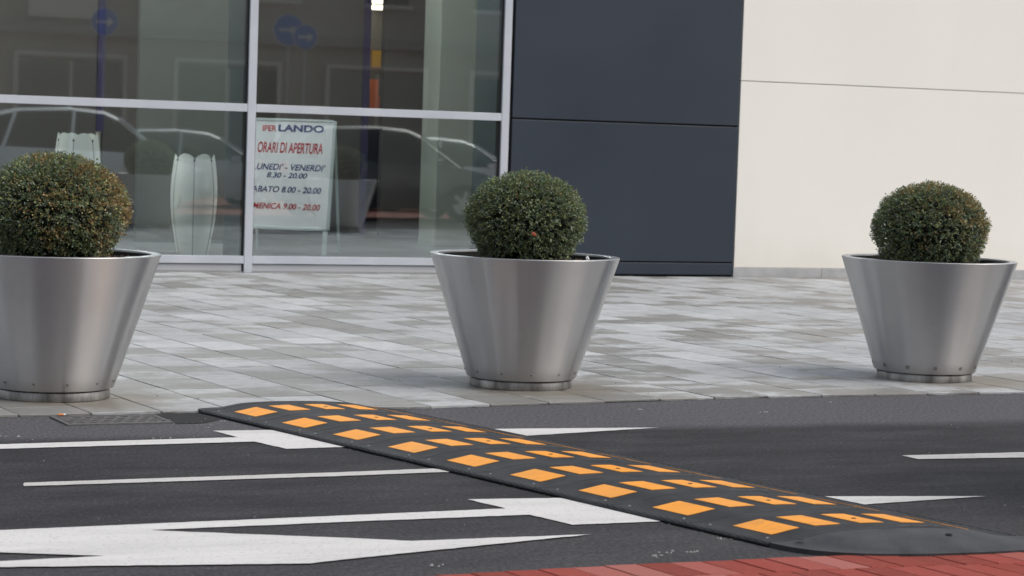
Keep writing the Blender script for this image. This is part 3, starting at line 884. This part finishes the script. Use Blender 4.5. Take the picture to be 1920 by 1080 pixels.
# ------------------------------------------------------------------ the shop building
FY = 24.16
B = thing('shop_building', 'modern shop with aluminium glazing, dark metal cladding and cream panels', 'building', (0, 0, 0))
MX = [-1.72, 1.20, 4.12, 7.036, 9.957]
for x in MX:
    box('mullion', x, x + 0.089, FY, FY + 0.07, 0.012, 6.0, MT['alu'], B, 0.004)
    box('gasket', x - 0.022, x + 0.089 + (0.012 if x < 9 else 0.022), FY + 0.03, FY + 0.12, 0.012, 6.0, MT['gasket'], B)
    box('support_fin', x + 0.005, x + 0.08, FY + 0.125, FY + 0.86, 0.12, 5.25, MT['fin'], B)
for x0, x1 in zip(MX, MX[1:]):
    a, b = x0 + 0.091, x1 - 0.002
    box('transom', a, b, FY + 0.003, FY + 0.066, 1.729, 1.813, MT['alu'], B, 0.003)
    box('transom', a, b, FY + 0.003, FY + 0.066, 3.40, 3.485, MT['alu'], B, 0.003)
    box('window_sill', a, b, FY + 0.003, FY + 0.066, 0.111, 0.193, MT['alu'], B, 0.003)
    box('kick_plate', a, b - 0.02, FY + 0.028, FY + 0.06, 0.030, 0.102, MT['kick'], B, 0.002)
    box('threshold', a, b, FY + 0.012, FY + 0.067, 0.012, 0.026, MT['plinth'], B)
    for z0, z1 in ((0.194, 1.728), (1.814, 3.399), (3.486, 5.2)):
        box('pane', a + 0.004, b - 0.004, FY + 0.045, FY + 0.053, z0, z1, MT['glass'], B)
    box('fascia_panel', a, b, FY + 0.005, FY + 0.066, 5.2, 6.0, MT['slate'], B, 0.003)
# dark metal cladding beside the glass
dxs = (10.072, 12.925)
for z0, z1 in ((0.034, 0.170), (0.186, 1.752), (1.772, 3.36), (3.38, 6.0)):
    box('cladding_panel', dxs[0] + 0.012, dxs[1], FY + 0.004, FY + 0.05, z0, z1, MT['slate'], B, 0.004)
box('backing', 10.06, 12.92, FY + 0.03, FY + 0.30, 0.0, 6.0, MT['dark_gap'], B)
# cream wall panels on a grey plinth
for x0, x1 in ((12.937, 17.60), (17.61, 22.2), (22.21, 26.8)):
    box('cream_panel', x0, x1, FY + 0.002, FY + 0.25, 0.128, 2.287, MT['cream'], B, 0.004)
    box('cream_panel', x0, x1, FY + 0.002, FY + 0.25, 2.297, 6.0, MT['cream'], B, 0.004)
box('cream_backing', 12.94, 26.8, FY + 0.02, FY + 0.24, 2.25, 2.33, mat('cream_joint', (0.42, 0.42, 0.38), 0.9), B)
x = 12.925
for i in range(12):
    L_ = 1.18
    box('plinth_stone', x, x + L_ - 0.003, FY - 0.012, FY + 0.2, 0.006, 0.1265, MT['plinth'], B, 0.003)
    x += L_
for z0, z1 in ((0.034, 0.170), (0.186, 1.752), (1.772, 3.36), (3.38, 6.0)):
    box('cladding_panel', -6.2, -1.745, FY + 0.004, FY + 0.1, z0, z1, MT['slate'], B, 0.004)
# flat roof, hidden from the street
box('roof', -6, 27, FY + 0.3, FY + 22, 5.7, 5.95, MT['plinth'], B)
# the hall behind the glass
IY = FY + 0.14
box('floor', -6, 27, IY, FY + 21.8, 0.0, 0.12, MT['in_floor'], B)
box('ceiling', -6, 27, FY + 0.3, FY + 21.8, 5.3, 5.45, MT['wall_white'], B)
box('side_wall', -6.2, -6, IY, FY + 21.8, 0.0, 5.7, MT['in_wall'], B)
box('side_wall', 12.95, 13.1, FY + 7.0, FY + 21.8, 0.12, 5.25, MT['in_wall'], B)
box('side_wall', 10.3, 27, FY + 0.32, FY + 0.42, 0.12, 5.7, MT['in_wall'], B)
WY = 31.0
box('partition', -6, 5.75, WY, WY + 0.15, 0.12, 5.25, MT['in_wall'], B)
box('partition', 5.75, 6.94, WY + 0.004, WY + 0.15, 0.12, 5.25, MT['in_wall'], B)
box('partition', 7.04, 10.66, WY + 0.002, WY + 0.15, 0.12, 5.25, MT['in_wall'], B)
box('partition', 10.98, 12.95, WY + 0.002, WY + 0.15, 0.12, 5.25, MT['in_wall'], B)
box('pale_partition', 6.86, 8.02, 28.3, 28.42, 0.12, 5.25, MT['in_wall_pale'], B)
box('column', 10.78, 11.62, 28.3, 28.9, 0.12, 5.25, MT['in_column'], B)
box('post', 6.945, 7.035, WY - 0.02, WY + 0.14, 1.45, 3.6, MT['navy'], B)
box('post', 10.665, 10.762, WY - 0.02, WY + 0.14, 0.12, 5.25, MT['navy'], B)
for x0, x1 in ((-6, 10.66), (10.98, 12.95)):
    box('skirting_board', x0, x1, WY - 0.03, WY - 0.021, 0.12, 0.24, MT['skirting'], B)
# lit sales floor seen through the gap in the partition
box('far_wall', 5, 20, 44.0, 44.15, 0.12, 3.6, MT['wall_white'], B)
for i in range(6):
    yl = 34.0 + i * 1.7
    box('ceiling_lamp_or_fill', 9.5, 17.5, yl, yl + 0.28, 3.54, 3.60, MT['lamp'], B)
box('sales_ceiling', 5, 20, 31.3, 44, 3.70, 3.78, MT['in_dark'], B)
for xl in (-3.5, -0.5, 2.5, 5.5, 8.5):  # unseen fill lights, added overhead to brighten the board and vases
    for yl in (24.9, 27.6):
        box('ceiling_lamp_or_fill', xl, xl + 1.4, yl, yl + 0.3, 5.22, 5.29, MT['hall_fill_light'], B)
box('counter', 10.5, 14.5, 32.2, 32.9, 0.12, 1.62, MT['black'], B)
SH = thing('goods_shelf', 'tall shop shelf stacked with orange and brown goods behind the gap', 'shelf', (12.0, 36.6, 0.12))
for z in (0.1, 0.75, 1.35, 1.78, 2.48):
    box('shelf_board', -0.6, 1.5, -0.25, 0.25, z, z + 0.03, MT['goods_c'], SH)
for x_ in (-0.64, 1.5):
    box('upright', x_, x_ + 0.04, -0.26, 0.26, 0, 2.95, MT['goods_c'], SH)
for x_, wd, z, hh, mk, lab in ((0.28, 0.16, 1.81, 0.42, 'goods_a', 'tall orange carton on the shelf board below the yellow cartons'), (0.45, 0.20, 1.81, 0.30, 'goods_c', 'short brown carton between two orange cartons on the shop shelf'),
        (0.66, 0.14, 1.81, 0.50, 'goods_a', 'tallest orange carton beside the brown carton on the shop shelf'), (0.82, 0.22, 1.81, 0.24, 'goods_a', 'low wide orange carton on the shop shelf'),
        (0.25, 0.40, 2.51, 0.33, 'goods_b', 'wide yellow carton on the top board of the shop shelf'), (0.67, 0.30, 2.51, 0.27, 'goods_b', 'smaller yellow carton on the top board of the shop shelf')):
    o = box('goods_carton', 12.0 + x_, 12.0 + x_ + wd, 36.4, 36.78, 0.12 + z, 0.12 + z + hh, MT[mk])
    tag(o, lab, 'carton', 'cartons on the shop shelf')

# ------------------------------------------------------------------ opening-hours board behind the glass
SG = thing('opening_hours_board', 'white folding A-board with opening hours in red and blue letters behind the glass', 'sign', (8.01, 25.90, 0.12))
SG.scale = (1.05, 1, 1)
SG.rotation_euler = (math.radians(-9), 0, math.radians(-33))
box('panel', -0.49, 0.47, -0.012, 0.012, 0.305, 1.555, MT['board'], SG, 0.004)
box('frame', -0.52, -0.485, -0.02, 0.02, 0.30, 1.565, MT['board_frame'], SG, 0.006)
box('frame', 0.465, 0.50, -0.02, 0.02, 0.30, 1.565, MT['board_frame'], SG, 0.006)
box('frame', -0.485, 0.465, -0.019, 0.019, 0.285, 0.318, MT['board_frame'], SG, 0.006)
box('frame', -0.485, 0.465, -0.019, 0.019, 1.545, 1.578, MT['board_frame'], SG, 0.006)
box('leg', -0.50, -0.45, -0.018, 0.018, 0.0, 0.29, MT['board_frame'], SG, 0.004)
box('leg', 0.43, 0.48, -0.018, 0.018, 0.0, 0.29, MT['board_frame'], SG, 0.004)
bm = bmesh.new(); tube(bm, [(-0.47, 0.03, 1.55), (-0.47, 0.62, 0.10)], 0.018, seg=6); frombm('rear_leg', bm, MT['board_frame'], SG)
bm = bmesh.new(); tube(bm, [(0.47, 0.03, 1.55), (0.47, 0.62, 0.10)], 0.018, seg=6); frombm('rear_leg', bm, MT['board_frame'], SG)
def text(body, cx, z, wid, hgt, m, shear=0.0, bold=0.0):
    cu = bpy.data.curves.new('lettering', 'FONT'); cu.body = body; cu.align_x = 'CENTER'; cu.size = 0.1
    cu.shear = shear; cu.offset = bold
    ob = bpy.data.objects.new('tmp', cu); C.objects.link(ob)
    bpy.context.view_layer.update()
    dgp = bpy.context.evaluated_depsgraph_get()
    me = bpy.data.meshes.new_from_object(ob.evaluated_get(dgp))
    bpy.data.objects.remove(ob); bpy.data.curves.remove(cu)
    co = np.empty(len(me.vertices) * 3); me.vertices.foreach_get('co', co); co = co.reshape(-1, 3)
    mn, mx_ = co.min(0), co.max(0)
    out_ = np.zeros_like(co)
    out_[:, 0] = cx + (co[:, 0] - (mn[0] + mx_[0]) / 2) * wid / (mx_[0] - mn[0])
    out_[:, 2] = z + (co[:, 1] - mn[1]) * hgt / (mx_[1] - mn[1])
    out_[:, 1] = -0.0145
    me.vertices.foreach_set('co', out_.ravel()); me.update(); me.materials.clear()
    return link('lettering', me, m, SG)
text('IPER', -0.255, 1.425, 0.155, 0.07, MT['txt_red'], bold=0.0015)
text('LANDO', 0.105, 1.425, 0.52, 0.085, MT['txt_blue'], bold=0.004)
text('ORARI DI APERTURA', -0.005, 1.175, 0.74, 0.125, MT['txt_red'], 0.12, 0.0015)
text("LUNEDI' - VENERDI'", -0.005, 0.975, 0.83, 0.075, MT['txt_blue'], 0.25, 0.0015)
text('8.30 - 20.00', -0.02, 0.885, 0.46, 0.062, MT['txt_blue'], 0.25, 0.0015)
text('SABATO 8.00 - 20.00', -0.035, 0.715, 0.83, 0.07, MT['txt_blue'], 0.25, 0.0015)
text('DOMENICA 9.00 - 20.00', -0.07, 0.52, 0.90, 0.07, MT['txt_red'], 0.25, 0.0015)

# ------------------------------------------------------------------ petal-edged vases inside
def make_vase(loc, label, rz=0):
    t = thing('floor_vase', label, 'vase', loc, rz, 'white petal vases behind the glass')
    n = 60; pet = 6
    zs = np.linspace(0, 1, 15)
    v, f = [], []
    for i in range(n):
        a = 2 * PI * i / n
        ph_ = (i % (n // pet)) / (n // pet)
        lip = math.sin(PI * ph_) ** 0.6
        for z in zs:
            r = 0.155 + 0.105 * math.sin(PI * (0.05 + 0.75 * z))
            r *= 1 - 0.035 * (1 - lip) * (0.2 + z) * 0.8
            H = 1.06 + 0.07 * lip
            v.append((r * math.cos(a), r * math.sin(a), z * H))
    m_ = len(zs)
    for i in range(n):
        j = (i + 1) % n
        for q in range(m_ - 1): f.append((i * m_ + q, j * m_ + q, j * m_ + q + 1, i * m_ + q + 1))
    mesh('body', v, f, MT['vase'], t, True)
    for p in range(pet):
        i = p * (n // pet); a = 2 * PI * i / n
        bm = bmesh.new()
        tube(bm, [Vector(v[i * m_ + q]) + Vector((math.cos(a), math.sin(a), 0)) * 0.001 for q in range(m_)], 0.0035, seg=5)
        frombm('seam', bm, MT['gasket'], t)
        bm = bmesh.new(); bmesh.ops.create_uvsphere(bm, u_segments=8, v_segments=6, radius=0.013)
        o = frombm('knot', bm, MT['gasket'], t, True); o.location = Vector(v[i * m_ + m_ - 1]) + Vector((math.cos(a), math.sin(a), -0.01)) * 0.004
    return t
make_vase((6.86, 25.62, 0.12), 'tall white petal-edged floor vase beside the opening-hours board', 0.25)
make_vase((5.54, 25.62, 0.12), 'white petal-edged floor vase partly hidden behind the browned box ball', 0.1).scale = (1, 1, 1.17)
bn = thing('bench', 'low dark bench standing in the hall behind the glass', 'bench', (8.1, 29.6, 0.12))
box('seat', -1.5, 0.3, -0.2, 0.2, 0.36, 0.42, MT['skirting'], bn, 0.006)
for x_ in (-1.3, -0.55, 0.15):
    box('leg', x_, x_ + 0.05, -0.15, 0.15, 0.0, 0.36, MT['skirting'], bn)

# ------------------------------------------------------------------ small litter
MT['butt_filter'] = mat('cigarette_filter', (0.75, 0.25, 0.06), 0.8)
cg = thing('cigarette_butt', 'orange and white cigarette butt on the grate edge below the planter', 'litter', (2.555, 12.150, 0.012), 0.12)
bm = bmesh.new(); tube(bm, [(0, 0, 0.004), (0.028, 0, 0.004)], 0.0045, seg=8); frombm('filter', bm, MT['butt_filter'], cg)
bm = bmesh.new(); tube(bm, [(0.0282, 0, 0.004), (0.040, 0.001, 0.004)], 0.0043, seg=8); frombm('paper', bm, m_, cg)
v, f = [], []
def chip(x, y, z, s):
    b0 = len(v)
    for q in range(5):
        a = 2 * PI * q / 5 + rr.random(); r = s * rr.uniform(.6, 1)
        v.append((x + r * math.cos(a), y + r * math.sin(a), z))
    v.append((x, y, z + s * 0.6))
    for q in range(5): f.append((b0 + q, b0 + (q + 1) % 5, b0 + 5))
for q in range(26): chip(3.25 + rr.gauss(0, .13), 11.85 + rr.gauss(0, .07), 0.001, rr.uniform(.003, .009))
for q in range(120): chip(rr.uniform(1.5, 9.5), rr.uniform(7.7, 12.2), 0.001, rr.uniform(.002, .006))
for q in range(4): chip(3.95 + rr.gauss(0, .09), 7.80 + rr.gauss(0, .06), 0.001, rr.uniform(.003, .009))
for q in range(60):
    t_ = rr.uniform(-0.1, 4.4); p = BO + BU * t_ + BA * rr.uniform(-0.03, -0.006); chip(p.x, p.y, 0.001, rr.uniform(.002, .005))
for x_, y_, L_ in ((2.17, 11.45, .05), (2.87, 11.27, .07), (3.0, 7.75, .05), (3.88, 7.76, .03), (3.95, 7.82, .045), (4.05, 7.80, .03), (4.3, 8.05, .03), (5.9, 12.1, .02), (6.6, 11.9, .03), (7.3, 12.3, .02)):
    for q in range(4): chip(x_ + rr.uniform(-L_, L_), y_ + rr.uniform(-.02, .02), 0.0008, rr.uniform(.006, .012))
gv = mesh('grit', v, f, mat('pale_grit', (0.30, 0.295, 0.285), 0.9), kind='stuff')
tag(gv, 'pale grit and specks scattered over the dark asphalt', 'grit')
v, f = [], []
for q in range(70): chip(rr.uniform(3.2, 12), rr.uniform(12.6, 16), 0.0145, rr.uniform(.003, .008))
gv = mesh('dark_grit', v, f, mat('dark_grit', (0.05, 0.035, 0.025), 0.9), kind='stuff')
tag(gv, 'dark crumbs of soil on the pale paving slabs', 'grit')

# ------------------------------------------------------------------ what the glass mirrors: parked cars, arrow signs, the house across the street
def loft(name, rings, m, parent, smooth=True, caps=True):
    v, f = [], []
    n = len(rings[0])
    for r in rings: v += r
    for i in range(len(rings) - 1):
        for q in range(n):
            f.append((i * n + q, i * n + (q + 1) % n, (i + 1) * n + (q + 1) % n, (i + 1) * n + q))
    if caps: f.append(tuple(range(n))); f.append(tuple(range((len(rings) - 1) * n, len(rings) * n)))
    bm = bmesh.new(); bv = [bm.verts.new(p) for p in v]
    for q in f: bm.faces.new([bv[i] for i in q])
    o = frombm(name, bm, m, parent, smooth)
    o.data.set_sharp_from_angle(angle=math.radians(50))
    return o
MT['car_glass'] = mat('car_glass', (0.012, 0.014, 0.015), 0.05, spec=0.8)
MT['tyre'] = mat('tyre', (0.015, 0.015, 0.016), 0.85)
MT['alloy'] = mat('alloy_rim', (0.55, 0.55, 0.57), 0.3, 1.0)
MT['headlamp'] = mat('headlamp', (0.7, 0.72, 0.75), 0.1)
MT['tail'] = mat('tail_lamp', (0.45, 0.02, 0.02), 0.2)
def car(loc, rz, paint, label, H=1.50):
    t = thing('parked_car', label, 'car', loc, rz, 'cars parked across from the shop')
    pm = mat('car_paint', paint, 0.25, 0.0, 0.6)
    pm.node_tree.nodes['Principled BSDF'].inputs['Coat Weight'].default_value = 0.6
    hw = 0.87
    st = [(-2.10, .42, .78, .72), (-2.02, .30, .93, .82), (-1.6, .22, .98, .87), (-0.9, .20, .97, .87), (0.0, .20, .95, .87), (0.8, .20, .93, .87), (1.3, .20, .88, .86), (1.75, .23, .80, .82), (2.05, .32, .70, .74), (2.14, .42, .60, .66)]
    rings = []
    for x, z0, z1, h in st:
        sec = [(-h * .92, z0), (-h, z0 + (z1 - z0) * .3), (-h, z0 + (z1 - z0) * .75), (-h * .93, z1), (-h * .5, z1 + .02), (h * .5, z1 + .02), (h * .93, z1), (h, z0 + (z1 - z0) * .75), (h, z0 + (z1 - z0) * .3), (h * .92, z0)]
        rings.append([(x, y, z) for y, z in sec])
    loft('body', rings, pm, t)
    gs = [(-1.98, .90, .95, .76), (-1.65, .93, H - .14, .66), (-1.1, .93, H - .03, .62), (-0.3, .93, H, .62), (0.3, .92, H - .04, .62), (0.55, .91, H - .13, .64), (1.30, .86, .90, .76)]
    rings = []
    for x, z0, z1, h in gs:
        sec = [(-.80, z0), (-h - .02, z1 - .06), (-h + .06, z1), (h - .06, z1), (h + .02, z1 - .06), (.80, z0)]
        rings.append([(x, y, z) for y, z in sec])
    loft('cabin_glass', rings, MT['car_glass'], t)
    rf = []
    for x, z0, z1, h in gs[1:-1]:
        rf.append([(x, -h, z1 - .05), (x, -h + .06, z1 + .012), (x, h - .06, z1 + .012), (x, h, z1 - .05), (x, h - .04, z1 - .05), (x, -h + .04, z1 - .05)])
    loft('roof', rf, pm, t)
    for s in (-1, 1):
        for pts in (((0.55, s * .655, H - .13), (1.32, s * .79, .90)), ((-0.22, s * .645, H - .03), (-0.30, s * .83, .93)), ((-1.62, s * .67, H - .15), (-2.0, s * .79, .92)), ((-1.2, s * .645, H - .06), (-1.45, s * .83, .93))):
            bm = bmesh.new(); tube(bm, pts, 0.034, seg=6); frombm('pillar', bm, pm, t)
        box('door_mirror', 0.72, 0.88, min(s * .86, s * 1.0), max(s * .86, s * 1.0), .90, 1.02, pm, t, 0.02)
        box('headlight', 1.80, 2.06, min(s * .50, s * .78), max(s * .50, s * .78), .58, .72, MT['headlamp'], t, 0.02)
        box('tail_light', -2.10, -1.95, min(s * .58, s * .84), max(s * .58, s * .84), .72, .92, MT['tail'], t, 0.02)
        for x in (-1.28, 1.30):
            w_ = bpy.data.objects.new('wheel', None); C.objects.link(w_); w_.parent = t
            w_.location = (x, s * .79, .315); w_.rotation_euler = (PI / 2, 0, 0)
            lathe('tyre', [(.20, -.1), (.295, -.1), (.315, -.07), (.315, .07), (.295, .1), (.20, .1), (.20, -.1)], MT['tyre'], w_, 32)
            bm = bmesh.new()
            for q in range(5):
                a = 2 * PI * q / 5
                d_ = Vector((math.cos(a), math.sin(a), 0)); e_ = Vector((-d_.y, d_.x, 0))
                for zz in (-s * .085,):
                    p = [d_ * .03 + e_ * .035, d_ * .20 + e_ * .03, d_ * .20 - e_ * .03, d_ * .03 - e_ * .035]
                    bm.faces.new([bm.verts.new((c_.x, c_.y, zz)) for c_ in p])
            tube(bm, [(0, 0, -.07), (0, 0, .07)], .06, seg=12)
            tube(bm, [(0, 0, -.03), (0, 0, .03)], .195, seg=24)
            frombm('rim', bm, MT['alloy'], w_)
    return t
c1 = car((8.75, 8.1, 0), 0.03, (0.78, 0.80, 0.82), 'tall white car on the road just past the speed bump, mirrored in the glass', 1.56)
c1.scale = (1, 1, 1.16)
c1 = car((14.3, 8.0, 0), 0.03, (0.05, 0.055, 0.065), 'dark grey car on the road ahead of the tall white car', 1.52)
c1.scale = (1, 1, 1.10)
car((17.2, 3.4, 0), 0.03, (0.74, 0.75, 0.77), 'white hatchback parked on the bricks beyond the dark grey car', 1.5)
car((11.9, 3.2, 0), 0.03, (0.42, 0.45, 0.50), 'blue-grey hatchback parked on the bricks beside the tall white car', 1.5)

MT['sign_blue'] = mat('sign_blue', (0.02, 0.10, 0.42), 0.4)
MT['sign_white'] = mat('sign_white', (0.5, 0.5, 0.5), 0.4)
MT['pole'] = mat('galvanised_pole', (0.4, 0.41, 0.42), 0.45, 0.8)
def arrow_sign(loc, label, zc=3.55, r=0.30):
    t = thing('arrow_sign', label, 'road sign', loc, 0, 'blue arrow signs across from the shop')
    bm = bmesh.new(); tube(bm, [(0, 0, 0), (0, 0, zc + r)], 0.03, seg=10); frombm('pole', bm, MT['pole'], t)
    def dsc(name, r_, y, m):
        v = [(0, y, zc)] + [(r_ * math.cos(2 * PI * q / 40), y, zc + r_ * math.sin(2 * PI * q / 40)) for q in range(40)]
        v += [(p[0], y - 0.004, p[2]) for p in v]
        f = [(0, 1 + q, 1 + (q + 1) % 40) for q in range(40)] + [(41, 42 + (q + 1) % 40, 42 + q) for q in range(40)] + [(1 + q, 42 + q, 42 + (q + 1) % 40, 1 + (q + 1) % 40) for q in range(40)]
        mesh(name, v, f, m, t)
    dsc('border', r, 0.040, MT['sign_white']); dsc('disc', r * 0.94, 0.046, MT['sign_blue'])
    y = 0.052
    v = [(-.19 * r / .3, y, zc - .03), (.05, y, zc - .03), (.05, y, zc - .10), (.2 * r / .3, y, zc), (.05, y, zc + .10), (.05, y, zc + .03), (-.19 * r / .3, y, zc + .03)]
    mesh('arrow', v, [(0, 1, 5, 6), (2, 3, 4), (1, 2, 4, 5)], MT['sign_white'], t)
arrow_sign((11.2, -1.0, 0), 'round blue arrow sign on a pole standing alone, mirrored above the tall white car', 3.72)
arrow_sign((15.7, -1.2, 0), 'smaller round blue arrow sign, lower of the overlapping mirrored pair', 3.62, 0.28)
arrow_sign((15.5, -1.8, 0), 'larger round blue arrow sign, upper of the overlapping mirrored pair', 3.78, 0.36)

OB = thing('opposite_house', 'long beige house with shop windows across the street, mirrored in the glass', 'house', (0, 0, 0))
m = MT['beige'] = mat('beige_plaster', (0.34, 0.295, 0.235), 0.9)
k = NT(m); P = k.co()
k.col(k.mix(k.ramp(k.noise(P, 0.6, 5), [(0.3, 0.0), (0.7, 1.0)]), (0.345, 0.32, 0.28), (0.28, 0.26, 0.23)))
MT['trim'] = mat('grey_trim', (0.24, 0.235, 0.22), 0.8)
MT['shut'] = mat('roller_shutter', (0.20, 0.20, 0.19), 0.7)
MT['pale_wall'] = mat('pale_plaster', (0.55, 0.54, 0.50), 0.9)
OY = -9.5
box('wall', -12, 46, OY - 8, OY, 0, 10.0, MT['beige'], OB)
box('roof', -12.5, 46.5, OY - 8.5, OY + 0.5, 10.0, 10.3, MT['trim'], OB)
box('cornice', -12, 46, OY + 0.001, OY + 0.22, 3.75, 4.0, MT['trim'], OB)
box('plinth', -12, 46, OY + 0.001, OY + 0.06, 0, 0.6, MT['trim'], OB)
for i, x in enumerate(range(-9, 44, 4)):
    d_ = box('shop_window', x, x + 2.6, OY + 0.002, OY + 0.05, 0.75, 3.1, MT['shut'] if i % 3 == 1 else MT['car_glass'], OB)
    for (a, b, c_, e) in ((x - .1, x, .65, 3.2), (x + 2.6, x + 2.7, .65, 3.2), (x + 1.26, x + 1.34, .76, 3.09)):
        box('frame', a, b, OY + 0.002, OY + 0.10, c_, e, MT['pale_wall'], OB)
    box('frame', x - .1, x + 2.7, OY + 0.003, OY + 0.11, 3.2, 3.3, MT['pale_wall'], OB)
for i, x in enumerate(range(-10, 44, 3)):
    for z in (4.9, 7.6):
        box('window', x, x + 1.1, OY + 0.002, OY + 0.04, z, z + 1.5, MT['car_glass'], OB)
        box('sill', x - .1, x + 1.2, OY + 0.002, OY + 0.16, z - .1, z - 0.002, MT['pale_wall'], OB)
        box('shutter', x - .02, x + 1.12, OY + 0.041, OY + 0.07, z + 0.75, z + 1.52, MT['pale_wall'], OB)
box('sign_panel', 11.2, 12.9, OY + 0.23, OY + 0.28, 4.15, 4.65, MT['pale_wall'], OB)
print('slabs', len(slabs), 'bricks', nb)
